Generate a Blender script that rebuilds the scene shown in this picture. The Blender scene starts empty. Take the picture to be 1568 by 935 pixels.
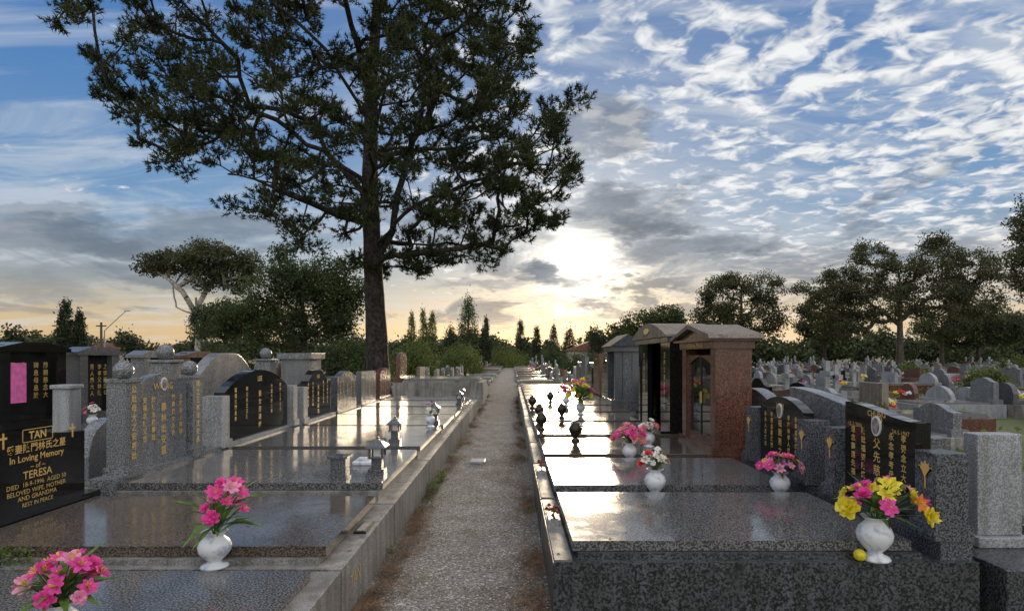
import bpy, math, random
import numpy as np
from mathutils import Vector
random.seed(7); rng=np.random.default_rng(11)
scene=bpy.context.scene
F=900.0
def S(px,py,d):   # image pixel coordinates projected from the camera at distance d -> world metres
    return Vector(((px-784)/F*d, d, 1.6+(546-py)/F*d))

# ---------------------------------------------------------------- materials
def newmat(name):
    m=bpy.data.materials.new(name); m.use_nodes=True
    nt=m.node_tree; b=nt.nodes['Principled BSDF']; return m,nt,b
def N(nt,t,**k):
    n=nt.nodes.new(t)
    for a,v in k.items():
        if a in n.inputs: n.inputs[a].default_value=v
        else: setattr(n,a,v)
    return n
def c4(c): return (c[0],c[1],c[2],1.0)
def mixc(nt,fac,a,b,mode='MIX'):
    n=nt.nodes.new('ShaderNodeMix'); n.data_type='RGBA'; n.blend_type=mode
    for sock,val in ((n.inputs[0],fac),(n.inputs[6],a),(n.inputs[7],b)):
        if hasattr(val,'is_output'): nt.links.new(val,sock)
        elif isinstance(val,(int,float)): sock.default_value=val
        else: sock.default_value=c4(val)
    return n.outputs[2]
def ramp(nt,fac,stops):
    n=nt.nodes.new('ShaderNodeValToRGB'); cr=n.color_ramp
    while len(cr.elements)<len(stops): cr.elements.new(0.5)
    for e,(p,c) in zip(cr.elements,stops):
        e.position=p; e.color=c4(c) if not isinstance(c,(int,float)) else (c,c,c,1)
    nt.links.new(fac,n.inputs[0]); return n.outputs[0]
def granite(name,c1,c2,scale=110,rough=0.08,stain=0.35,bump=0.0,lo=0.42,hi=0.6,roughvar=0.1,streak=0.0):
    m,nt,b=newmat(name); tc=N(nt,'ShaderNodeTexCoord')
    n1=N(nt,'ShaderNodeTexNoise'); n1.inputs['Scale'].default_value=scale; n1.inputs['Detail'].default_value=3
    nt.links.new(tc.outputs['Object'],n1.inputs['Vector'])
    f=ramp(nt,n1.outputs['Fac'],[(lo,0.0),(hi,1.0)])
    col=mixc(nt,f,c1,c2)
    n2=N(nt,'ShaderNodeTexNoise'); n2.inputs['Scale'].default_value=2.3; n2.inputs['Detail'].default_value=6; n2.inputs['Roughness'].default_value=0.65
    nt.links.new(tc.outputs['Object'],n2.inputs['Vector'])
    s=ramp(nt,n2.outputs['Fac'],[(0.3,1.0-stain),(0.62,1.0)])
    col=mixc(nt,1.0,col,s,'MULTIPLY')
    if streak>0:   # rain streaks and grime running down
        mp=N(nt,'ShaderNodeMapping'); mp.inputs['Scale'].default_value=(9,9,.9); nt.links.new(tc.outputs['Object'],mp.inputs[0])
        n3=N(nt,'ShaderNodeTexNoise'); n3.inputs['Scale'].default_value=1.3; n3.inputs['Detail'].default_value=4; nt.links.new(mp.outputs[0],n3.inputs['Vector'])
        col=mixc(nt,1.0,col,ramp(nt,n3.outputs['Fac'],[(0.35,(1-streak,1-streak*1.05,1-streak*1.15)),(0.58,(1,1,1))]),'MULTIPLY')
    nt.links.new(col,b.inputs['Base Color'])
    r=N(nt,'ShaderNodeMapRange'); r.inputs[3].default_value=rough+roughvar; r.inputs[4].default_value=rough
    nt.links.new(n2.outputs['Fac'],r.inputs[0]); r.inputs[1].default_value=0.35; r.inputs[2].default_value=0.55
    nt.links.new(r.outputs[0],b.inputs['Roughness'])
    if bump>0:
        bp=N(nt,'ShaderNodeBump'); bp.inputs['Strength'].default_value=bump; bp.inputs['Distance'].default_value=0.004
        nt.links.new(n1.outputs['Fac'],bp.inputs['Height']); nt.links.new(bp.outputs[0],b.inputs['Normal'])
    return m
G_kerb=granite('granite_kerb_light',(0.19,0.18,0.17),(0.40,0.385,0.36),120,0.45,0.5,0.3,streak=.4)
G_kerbd=granite('granite_kerb_dark',(0.016,0.018,0.022),(0.115,0.12,0.13),75,0.3,0.35,0.2,streak=.3)
G_conc=granite('weathered_concrete',(0.24,0.23,0.21),(0.38,0.36,0.33),60,0.75,0.5,0.5,streak=.4)
G_slabg=granite('polished_grey_slab',(0.045,0.044,0.044),(0.21,0.205,0.20),95,0.10,0.2,lo=.45,hi=.58)
G_slabb=granite('polished_brown_slab',(0.045,0.034,0.026),(0.16,0.125,0.10),95,0.10,0.2,lo=.45,hi=.58)
G_slabl=granite('polished_light_slab',(0.12,0.115,0.11),(0.26,0.25,0.24),130,0.12,0.2)
G_stone=granite('grey_granite',(0.075,0.08,0.087),(0.30,0.31,0.32),80,0.25,0.25,streak=.2)
G_stonel=granite('pale_granite',(0.22,0.23,0.24),(0.47,0.48,0.49),90,0.4,0.3,streak=.25)
G_dark=granite('dark_blue_granite',(0.03,0.034,0.04),(0.17,0.178,0.195),85,0.2,0.2,streak=.15)
G_roof=granite('matt_dark_roof',(0.03,0.033,0.038),(0.10,0.105,0.115),85,0.85,0.3)
G_black=granite('black_granite',(0.006,0.006,0.006),(0.02,0.018,0.016),100,0.05,0.0,roughvar=0.03)
G_brown=granite('red_brown_granite',(0.07,0.03,0.02),(0.22,0.10,0.07),75,0.22,0.3,streak=.2)
G_tan=granite('tan_granite',(0.17,0.13,0.10),(0.34,0.28,0.22),90,0.6,0.3,streak=.3)
G_white=granite('white_marble',(0.42,0.46,0.53),(0.74,0.75,0.76),14,0.3,0.12,lo=0.36,hi=0.5)
def simple(name,col,rough=0.5,metal=0.0,var=0.0,vs=8,trans=0.0):
    m,nt,b=newmat(name); b.inputs['Roughness'].default_value=rough; b.inputs['Metallic'].default_value=metal
    if var>0:
        tc=N(nt,'ShaderNodeTexCoord'); n=N(nt,'ShaderNodeTexNoise'); n.inputs['Scale'].default_value=vs; n.inputs['Detail'].default_value=3
        nt.links.new(tc.outputs['Object'],n.inputs['Vector'])
        f=ramp(nt,n.outputs['Fac'],[(0.35,0.0),(0.65,1.0)])
        col=mixc(nt,f,[max(0,x*(1-var)) for x in col],[min(.95,x*(1+var)) for x in col])
        nt.links.new(col,b.inputs['Base Color'])
    else: b.inputs['Base Color'].default_value=c4(col)
    if trans>0:
        tr=N(nt,'ShaderNodeBsdfTranslucent')
        if hasattr(col,'is_output'): nt.links.new(col,tr.inputs[0])
        else: tr.inputs[0].default_value=c4(col)
        mx=N(nt,'ShaderNodeMixShader'); mx.inputs[0].default_value=trans
        out=nt.nodes['Material Output']
        nt.links.new(b.outputs[0],mx.inputs[1]); nt.links.new(tr.outputs[0],mx.inputs[2]); nt.links.new(mx.outputs[0],out.inputs[0])
    return m
M_gold=simple('gold_lettering',(0.75,0.5,0.16),0.35,0.3)
M_white=simple('white_enamel',(0.75,0.74,0.7),0.3)
M_photo=simple('portrait_photo',(0.25,0.22,0.2),0.2,0,0.5,30)
M_pinkban=simple('pink_banner',(0.75,0.12,0.4),0.5,0,0.2,10)
M_glass=simple('dark_glass',(0.015,0.016,0.018),0.02)
M_bronze=simple('dark_bronze',(0.03,0.025,0.02),0.3,0.4,0.3,20)
M_stem=simple('stem_green',(0.07,0.15,0.03),0.5,0,0.4,20,0.25)
M_leafy=simple('leaf_green',(0.12,0.21,0.035),0.45,0,0.5,15,0.3)
def petal(n,c): return simple(n,c,0.5,0,0.25,40,0.35)
P_mag=petal('magenta_petal',(0.9,0.07,0.36)); P_pink=petal('pink_petal',(0.92,0.32,0.50))
P_yel=petal('yellow_petal',(0.92,0.68,0.04)); P_red=petal('red_petal',(0.8,0.05,0.05))
P_ora=petal('orange_petal',(0.9,0.25,0.04)); P_whi=petal('white_petal',(0.85,0.8,0.75)); P_pur=petal('purple_petal',(0.45,0.08,0.55))
P_sal=petal('salmon_petal',(0.85,0.22,0.27)); P_dry=petal('dried_petal',(.3,.1,.07))
M_bark=granite('pine_bark',(0.014,0.011,0.009),(0.065,0.047,0.037),9,0.85,0.4,1.0,streak=.5)
M_barkp=granite('pale_gum_bark',(0.28,0.24,0.2),(0.55,0.5,0.43),5,0.8,0.3,0.3)
M_barkg=granite('grey_bark',(0.035,0.028,0.022),(0.11,0.09,0.07),7,0.85,0.3,0.5)
def foliage(name,dark,light,scale=0.7,trans=0.3):
    m,nt,b=newmat(name); tc=N(nt,'ShaderNodeTexCoord')
    n=N(nt,'ShaderNodeTexNoise'); n.inputs['Scale'].default_value=scale; n.inputs['Detail'].default_value=3; n.inputs['Roughness'].default_value=0.7
    nt.links.new(tc.outputs['Object'],n.inputs['Vector'])
    f=ramp(nt,n.outputs['Fac'],[(0.35,0.0),(0.65,1.0)])
    col=mixc(nt,f,dark,light); nt.links.new(col,b.inputs['Base Color']); b.inputs['Roughness'].default_value=0.65
    tr=N(nt,'ShaderNodeBsdfTranslucent'); nt.links.new(col,tr.inputs[0])
    mx=N(nt,'ShaderNodeMixShader'); mx.inputs[0].default_value=trans
    nt.links.new(b.outputs[0],mx.inputs[1]); nt.links.new(tr.outputs[0],mx.inputs[2]); nt.links.new(mx.outputs[0],nt.nodes['Material Output'].inputs[0])
    return m
L_pine=foliage('pine_needles',(0.010,0.019,0.005),(0.062,0.076,0.016),0.7,.28)
L_gum=foliage('gum_leaves',(0.026,0.031,0.012),(0.105,0.112,0.04),0.45,.32)
L_bush=foliage('bush_leaves',(0.02,0.035,0.01),(0.085,0.115,0.027),0.4,.28)
L_cyp=foliage('cypress_leaves',(0.012,0.02,0.008),(0.04,0.058,0.02),0.5,.2)
L_far=foliage('far_leaves',(0.02,0.03,0.011),(0.09,0.11,0.035),0.15,.28)
L_poplar=foliage('poplar_leaves',(0.05,0.08,0.016),(0.18,0.20,0.042),0.3,.35)
L_ground=foliage('ground_plants_leaves',(0.045,0.08,0.014),(0.19,0.22,0.05),0.5,.35)

# ---------------------------------------------------------------- mesh builder
class B:
    def __init__(s): s.v=[];s.f=[];s.m=[];s.s=[];s.mats=[]
    def add(s,vs,fs,mat,smooth=False):
        if mat not in s.mats: s.mats.append(mat)
        k=s.mats.index(mat); o=len(s.v); s.v+= [tuple(p) for p in vs]
        for f in fs: s.f.append(tuple(i+o for i in f)); s.m.append(k); s.s.append(smooth)
    def box(s,x0,x1,y0,y1,z0,z1,mat):
        if x0>x1:x0,x1=x1,x0
        if y0>y1:y0,y1=y1,y0
        s.add([(x0,y0,z0),(x1,y0,z0),(x1,y1,z0),(x0,y1,z0),(x0,y0,z1),(x1,y0,z1),(x1,y1,z1),(x0,y1,z1)],
              [(0,3,2,1),(4,5,6,7),(0,1,5,4),(1,2,6,5),(2,3,7,6),(3,0,4,7)],mat)
    def prism_x(s,prof,x0,x1,mat):
        if x0>x1:x0,x1=x1,x0
        n=len(prof)
        vs=[(x0,y,z) for y,z in prof]+[(x1,y,z) for y,z in prof]
        s.add(vs,[tuple(range(n-1,-1,-1)),tuple(range(n,2*n))]+[(i,(i+1)%n,(i+1)%n+n,i+n) for i in range(n)],mat)
    def prism_y(s,prof,y0,y1,mat):
        n=len(prof)
        vs=[(x,y0,z) for x,z in prof]+[(x,y1,z) for x,z in prof]
        s.add(vs,[tuple(range(n)),tuple(range(2*n-1,n-1,-1))]+[((i+1)%n,i,i+n,(i+1)%n+n) for i in range(n)],mat)
    def lathe(s,cx,cy,cz,prof,seg,mat,smooth=True,rot=0):
        vs=[];fs=[]
        for r,z in prof:
            for i in range(seg):
                a=2*math.pi*i/seg+rot; vs.append((cx+r*math.cos(a),cy+r*math.sin(a),cz+z))
        for j in range(len(prof)-1):
            for i in range(seg):
                i2=(i+1)%seg; fs.append((j*seg+i,j*seg+i2,(j+1)*seg+i2,(j+1)*seg+i))
        fs.append(tuple(range(seg-1,-1,-1))); k=(len(prof)-1)*seg; fs.append(tuple(range(k,k+seg)))
        s.add(vs,fs,mat,smooth)
    def sphere(s,c,r,mat,seg=20,rings=12):
        prof=[(max(0.0008,r*math.sin(math.pi*i/rings)),-r*math.cos(math.pi*i/rings)) for i in range(rings+1)]
        s.lathe(c[0],c[1],c[2],prof,seg,mat)
    def tube(s,p0,p1,r0,r1,seg,mat):
        p0=Vector(p0);p1=Vector(p1);d=(p1-p0)
        if d.length<1e-5:return
        d.normalize(); a=d.orthogonal().normalized(); b=d.cross(a)
        vs=[]
        for p,r in((p0,r0),(p1,r1)):
            for i in range(seg):
                t=2*math.pi*i/seg; vs.append(p+a*(r*math.cos(t))+b*(r*math.sin(t)))
        s.add(vs,[(i,(i+1)%seg,(i+1)%seg+seg,i+seg) for i in range(seg)],mat,True)
    def text(s,body,size,org,right,mat,align='CENTER',bold=0.0):
        cu=bpy.data.curves.new('t','FONT'); cu.body=body; cu.size=size; cu.align_x=align; cu.align_y='CENTER'; cu.offset=bold; cu.resolution_u=2
        o=bpy.data.objects.new('t',cu); scene.collection.objects.link(o)
        dg=bpy.context.evaluated_depsgraph_get(); dg.update()
        me=bpy.data.meshes.new_from_object(o.evaluated_get(dg))
        r=Vector(right); up=Vector((0,0,1)); org=Vector(org)
        s.add([org+r*v.co.x+up*v.co.y for v in me.vertices],[tuple(p.vertices) for p in me.polygons],mat)
        bpy.data.objects.remove(o); bpy.data.meshes.remove(me); bpy.data.curves.remove(cu)
    def obj(s,name,bevel=0.0,parent=None,seg=2):
        vs=np.array(s.v); c=(vs.min(0)+vs.max(0))/2; c[2]=vs[:,2].min()
        me=bpy.data.meshes.new(name); me.from_pydata((vs-c).tolist(),[],s.f)
        for m in s.mats: me.materials.append(m)
        me.polygons.foreach_set('material_index',s.m); me.polygons.foreach_set('use_smooth',s.s); me.update()
        o=bpy.data.objects.new(name,me); o.location=c; scene.collection.objects.link(o)
        if bevel>0:
            md=o.modifiers.new('bev','BEVEL'); md.width=bevel; md.segments=seg; md.limit_method='ANGLE'; md.angle_limit=math.radians(50)
        if parent: o.parent=parent
        return o
def bigmesh(name,verts,k,mat,origin=(0,0,0),parent=None):
    verts=np.asarray(verts,dtype=np.float32)-np.array(origin,dtype=np.float32); n=len(verts); nf=n//k
    me=bpy.data.meshes.new(name); me.vertices.add(n); me.vertices.foreach_set('co',verts.ravel())
    me.loops.add(n); me.loops.foreach_set('vertex_index',np.arange(n,dtype=np.int32))
    me.polygons.add(nf); me.polygons.foreach_set('loop_start',np.arange(0,n,k,dtype=np.int32)); me.polygons.foreach_set('loop_total',np.full(nf,k,dtype=np.int32))
    me.materials.append(mat); me.update(calc_edges=True); me.validate()
    o=bpy.data.objects.new(name,me); scene.collection.objects.link(o)
    if parent: o.parent=parent
    else: o.location=origin
    return o
def empty(name,loc):
    e=bpy.data.objects.new(name,None); e.location=loc; e.empty_display_size=0.3; scene.collection.objects.link(e); return e
def unit(a): return a/np.maximum(np.linalg.norm(a,axis=-1,keepdims=True),1e-6)
def leaf_quads(centers,size,droop=0.3,aspect=0.5):
    n=len(centers); d=unit(rng.normal(size=(n,3))+np.array([0,0,-droop])); q=unit(np.cross(d,rng.normal(size=(n,3))))
    L=(size*rng.uniform(0.6,1.3,n))[:,None]; W=L*aspect
    v=np.stack([centers-d*L*0.5,centers+q*W*0.5,centers+d*L*0.5,centers-q*W*0.5],1)
    return v.reshape(-1,3)
def needles(tc,td,per,L,w):
    n=len(tc); c=np.repeat(tc,per,0); d=unit(np.repeat(td,per,0)*0.7+rng.normal(size=(n*per,3))*0.6)
    q=unit(np.cross(d,rng.normal(size=(n*per,3))))*w; l=(L*rng.uniform(0.7,1.2,n*per))[:,None]
    c=c-np.repeat(td,per,0)*rng.uniform(0,L*0.8,n*per)[:,None]
    return np.stack([c-q,c+q,c+d*l],1).reshape(-1,3)

def make_tree(name,trunk,r_base,nodes,bark,leafmat,kind,leafsize,per,spread,r_top=0.05,cost_z=1.0,twig=0.02,limbs=(),flat=0.5,rexp=0.5):
    base=trunk[0]; e=empty(name,base)
    pts=[];par=[];istr=[]
    def addline(a,b,pi,step,tr,sag=0.0,jit=0.0):
        L=(b-a).length; k=max(1,int(math.ceil(L/step))); last=pi
        for i in range(1,k+1):
            t=i/k; p=a.lerp(b,t)
            if i<k: p=p+Vector((random.gauss(0,jit),random.gauss(0,jit),random.gauss(0,jit)-sag*L*math.sin(math.pi*t)))
            pts.append(p);par.append(last);istr.append(tr);last=len(pts)-1
        return last
    pts.append(trunk[0]);par.append(-1);istr.append(True);last=0
    for a,b in zip(trunk[:-1],trunk[1:]): last=addline(a,b,last,0.6,True)
    ntr=len(pts)
    for limb in limbs:
        P=np.array([tuple(p) for p in pts]); i0=int(np.argmin(np.linalg.norm(P-np.array(limb[0]),axis=1))); l=i0
        prev=pts[i0]
        for q in limb[1:]:
            l=addline(prev,Vector(q),l,0.7,False,0,0.05); prev=Vector(q)
    tx=np.array([tuple(p) for p in pts[:ntr]])
    nodes=sorted(nodes,key=lambda n:np.min(np.linalg.norm(tx-np.array(n),axis=1)))
    tips=[];prevs=[]
    for nd in nodes:
        P=np.array([tuple(p) for p in pts]); nn=np.array(tuple(nd))
        cost=np.linalg.norm(P-nn,axis=1)+cost_z*np.maximum(0,P[:,2]-nn[2]+0.2)
        cost[P[:,2]<trunk[0].z+1.2]+=50
        i=int(np.argmin(cost)); l=addline(pts[i],nd,i,0.8,False,random.uniform(-0.05,0.09),0.05); tips.append(l); prevs.append(pts[l]-pts[par[l]])
    cnt=[0]*len(pts)
    for t in tips:
        k=t
        while k!=-1: cnt[k]+=1;k=par[k]
    H=(trunk[-1]-trunk[0]).length; tot=max(1,cnt[0])
    rad=[]
    for i,p in enumerate(pts):
        if istr[i]:
            t=min(1,(p.z-trunk[0].z)/max(0.1,H)); rad.append((r_base*(1-t)+r_top*t + r_base*0.35*math.exp(-t*H/0.5))*random.uniform(.96,1.04))
        else: rad.append(twig+ r_base*0.95*(cnt[i]/tot)**rexp)
    b=B()
    for i in range(1,len(pts)):
        j=par[i]; seg=12 if istr[i] else (6 if rad[i]>0.05 else 4)
        r0=rad[j] if istr[i] else min(rad[j],rad[i]*1.25)
        b.tube(pts[j]-base,pts[i]-base,r0,rad[i],seg,bark)
    me=bpy.data.meshes.new('trunk_and_limbs'); me.from_pydata([tuple(v) for v in b.v],[],b.f); me.materials.append(bark)
    me.polygons.foreach_set('use_smooth',[True]*len(b.f)); me.update()
    o=bpy.data.objects.new('trunk_and_limbs',me); scene.collection.objects.link(o); o.parent=e
    nd=np.array([tuple(n) for n in nodes]); dr=unit(np.array([tuple(p) for p in prevs])+np.array([0,0,0.15]))
    n=len(nd)
    if kind=='needle':
        nt_,pn=per
        off=rng.normal(size=(n,nt_,3)); off=unit(off)*rng.uniform(0.1,1,(n,nt_,1))**0.6*spread; off[:,:,2]*=flat
        sc=rng.uniform(0.65,1.25,(n,1,1)); c=nd[:,None,:]+off*sc
        td=unit(dr[:,None,:]*0.5+unit(off)*0.7+np.array([0,0,0.35])).reshape(-1,3)
        v=needles(c.reshape(-1,3),td,pn,leafsize,leafsize*0.095)
        bigmesh('needle_foliage',v,3,leafmat,tuple(base),e)
    else:
        off=unit(rng.normal(size=(n,per,3)))*rng.uniform(0.0,1,(n,per,1))**0.45*spread; off[:,:,2]*=flat
        sc=rng.uniform(0.6,1.25,(n,1,1)); c=(nd[:,None,:]+off*sc).reshape(-1,3)
        bigmesh('leaf_foliage',leaf_quads(c,leafsize,0.5),4,leafmat,tuple(base),e)
    return e

# ---------------------------------------------------------------- ground & path
def ground_mat():
    m,nt,b=newmat('dry_grass_and_soil'); tc=N(nt,'ShaderNodeTexCoord')
    a=N(nt,'ShaderNodeTexNoise'); a.inputs['Scale'].default_value=0.35; a.inputs['Detail'].default_value=8; a.inputs['Roughness'].default_value=0.7
    nt.links.new(tc.outputs['Object'],a.inputs['Vector'])
    c=ramp(nt,a.outputs['Fac'],[(0.35,(0.05,0.08,0.02)),(0.5,(0.115,0.13,0.04)),(0.62,(0.17,0.15,0.085)),(0.75,(0.24,0.21,0.16))])
    d=N(nt,'ShaderNodeTexNoise'); d.inputs['Scale'].default_value=30; d.inputs['Detail'].default_value=6
    nt.links.new(tc.outputs['Object'],d.inputs['Vector'])
    c=mixc(nt,1.0,c,ramp(nt,d.outputs['Fac'],[(0.3,0.55),(0.7,1.2)]),'MULTIPLY'); nt.links.new(c,b.inputs['Base Color']); b.inputs['Roughness'].default_value=0.95
    return m
def gravel_mat():
    m,nt,b=newmat('gravel_path_surface'); tc=N(nt,'ShaderNodeTexCoord')
    v=N(nt,'ShaderNodeTexVoronoi'); v.inputs['Scale'].default_value=75; nt.links.new(tc.outputs['Object'],v.inputs['Vector'])
    a=N(nt,'ShaderNodeTexNoise'); a.inputs['Scale'].default_value=2.2; a.inputs['Detail'].default_value=8; a.inputs['Roughness'].default_value=0.7
    nt.links.new(tc.outputs['Object'],a.inputs['Vector'])
    sx=N(nt,'ShaderNodeSeparateColor'); nt.links.new(v.outputs['Color'],sx.inputs[0])
    c=ramp(nt,sx.outputs[0],[(0.0,(0.09,0.082,0.074)),(0.5,(0.21,0.195,0.18)),(0.88,(0.31,0.295,0.27)),(1.0,(0.62,0.60,0.57))])
    c2=ramp(nt,a.outputs['Fac'],[(0.35,(0.6,0.54,0.47)),(0.6,(1,0.985,0.96))])
    c=mixc(nt,1.0,c,c2,'MULTIPLY')
    sp=N(nt,'ShaderNodeSeparateXYZ'); nt.links.new(tc.outputs['Object'],sp.inputs[0])
    q=N(nt,'ShaderNodeMath'); q.operation='ADD'; nt.links.new(sp.outputs[0],q.inputs[0]); q.inputs[1].default_value=0.375
    q2=N(nt,'ShaderNodeMath'); q2.operation='ABSOLUTE'; nt.links.new(q.outputs[0],q2.inputs[0])
    q3=N(nt,'ShaderNodeMath'); q3.operation='MULTIPLY_ADD'; nt.links.new(a.outputs['Fac'],q3.inputs[0]); q3.inputs[1].default_value=1.7; nt.links.new(q2.outputs[0],q3.inputs[2])
    mr=N(nt,'ShaderNodeMapRange'); nt.links.new(q3.outputs[0],mr.inputs[0]); mr.inputs[1].default_value=1.38; mr.inputs[2].default_value=1.7; mr.inputs[3].default_value=0; mr.inputs[4].default_value=.5
    c=mixc(nt,mr.outputs[0],c,(0.085,0.066,0.048))
    nt.links.new(c,b.inputs['Base Color']); b.inputs['Roughness'].default_value=0.95
    bp=N(nt,'ShaderNodeBump'); bp.inputs['Strength'].default_value=0.9; bp.inputs['Distance'].default_value=0.01
    nt.links.new(v.outputs['Distance'],bp.inputs['Height']); bp.invert=True; nt.links.new(bp.outputs[0],b.inputs['Normal'])
    return m
b=B(); b.add([(-1500,-300,0),(1500,-300,0),(1500,2500,0),(-1500,2500,0)],[(0,1,2,3)],ground_mat()); o=b.obj('ground')
b=B(); b.add([(-1.15,-3,0),(0.4,-3,0),(0.4,90,0),(-1.15,90,0)],[(0,1,2,3)],gravel_mat()); o=b.obj('gravel_path')
for v in o.data.vertices: v.co.x+=o.location.x; v.co.y+=o.location.y
o.location=(0,0,0.004)
n=8000; yy=3.3+rng.uniform(0,1,n)**1.6*14; xx=rng.uniform(-1.0,0.25,n)
r=rng.uniform(0.0025,0.008,n); o6=np.array([[1,0,0],[0,1,0],[-1,0,0],[0,-1,0],[0,0,0.7],[0,0,-0.3]])
fc=np.array([[0,1,4],[1,2,4],[2,3,4],[3,0,4]])
V=np.stack([xx,yy,np.full(n,0.008)],1)[:,None,:]+o6[None]*r[:,None,None]*rng.uniform(0.6,1.4,(n,6,1))
bigmesh('loose_gravel',V[:,fc,:].reshape(-1,3),3,simple('loose_stone',(0.40,0.38,0.355),0.9,0,0.6,25))
spots=[]
for i in range(120):
    side=random.random()<0.5; y=3.4+random.random()**1.4*18
    x=(-0.97+abs(random.gauss(0,0.07))) if side else (0.22-abs(random.gauss(0,0.08)))
    spots.append((x,y,random.uniform(0.05,0.15)))
spots+=[(0.08,5.8,0.26),(0.0,7.5,0.28),(0.0,8.4,0.3),(-0.82,5.0,0.26),(0.12,4.6,0.22),(-0.88,4.0,0.22),(0.05,10,0.3),(0.12,6.6,.2),(.05,9.1,.25),(.1,4.1,.18)]
vv=[]
for x,y,s in spots:
    k=int(2100*s); c=np.stack([x+rng.normal(0,s*0.45,k),y+rng.normal(0,s*1.3,k),rng.uniform(0.008,0.035,k)],1)
    c=c[(c[:,0]>-0.99)&(c[:,0]<0.24)]; k=len(c)
    d=unit(np.stack([rng.normal(size=k),rng.normal(size=k),rng.normal(0,0.25,k)],1)); q=unit(np.cross(d,[0,0,1]))*0.0024
    l=rng.uniform(0.03,0.07,k)[:,None]; vv.append(np.stack([c-q,c+q,c+d*l],1).reshape(-1,3))
bigmesh('pine_needle_litter',np.concatenate(vv),3,simple('dry_needles',(0.155,0.088,0.046),0.9,0,0.55,6))
vv=[]
for i in range(26):
    y=4.5+random.random()*20; x=random.choice([-0.95,0.2])+random.gauss(0,0.02); k=45
    c=np.stack([x+rng.normal(0,0.03,k),y+rng.normal(0,0.07,k),rng.uniform(0.01,0.06,k)],1); vv.append(leaf_quads(c,0.032,-0.6,0.4))
for (x,y) in [(-0.93,7.0),(-0.91,7.6)]:
    k=200; c=np.stack([x+rng.normal(0,0.035,k),y+rng.normal(0,0.13,k),rng.uniform(0.01,0.12,k)],1); vv.append(leaf_quads(c,0.04,-0.6,0.35))
bigmesh('kerb_weeds',np.concatenate(vv),4,L_ground)
b=B(); b.box(-0.62,-0.40,8.7,8.98,0.004,0.05,G_stonel); b.obj('stone_path_marker',0.01)

# ---------------------------------------------------------------- headstone profiles (y,z)
def prof(kind,y0,y1,z0,zt):
    w=y1-y0; P=[]
    if kind=='flat': top=[(y1,zt),(y0,zt)]
    elif kind=='arc':
        top=[(y1-w*i/14, zt-0.13*w*(abs(2*i/14-1))**2) for i in range(15)]
    elif kind=='round':
        top=[(y1-w*i/14, zt-0.45*w*(1-math.sqrt(max(0,1-(2*i/14-1)**2)))) for i in range(15)]
    elif kind=='serp':
        top=[(y1-w*i/18, zt-0.16*w*(0.5-0.5*math.cos(2*math.pi*min(1,max(0,(abs(2*i/18-1)-0.15)/0.75))/2))) for i in range(19)]
    elif kind=='wave':
        top=[(y1-w*i/18, zt-0.10*w*(0.5-0.5*math.cos(math.pi*(1-i/18)))) for i in range(19)]
    elif kind=='wavel':
        top=[(y1-w*i/18, zt-0.10*w*(0.5-0.5*math.cos(math.pi*(i/18)))) for i in range(19)]
    elif kind=='shoulder':
        top=[(y1,zt-0.12)]+[(y1-w*(0.15+0.7*i/12), zt-0.10*(abs(2*i/12-1))**2) for i in range(13)]+[(y0,zt-0.12)]
    return [(y0,z0),(y1,z0)]+top
CJ=list("顯考先妣陳公林氏之墓王李張黃梅蘭福壽安息永遠懷念慈父母親大人孝男女孫立碑生於終")
def vtext(b,xf,yc,ztop,s,n,right,mat=None):
    for i in range(n): b.text(random.choice(CJ),s,(xf,yc,ztop-i*s*1.15),right,mat or M_gold,bold=0.001)

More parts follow.
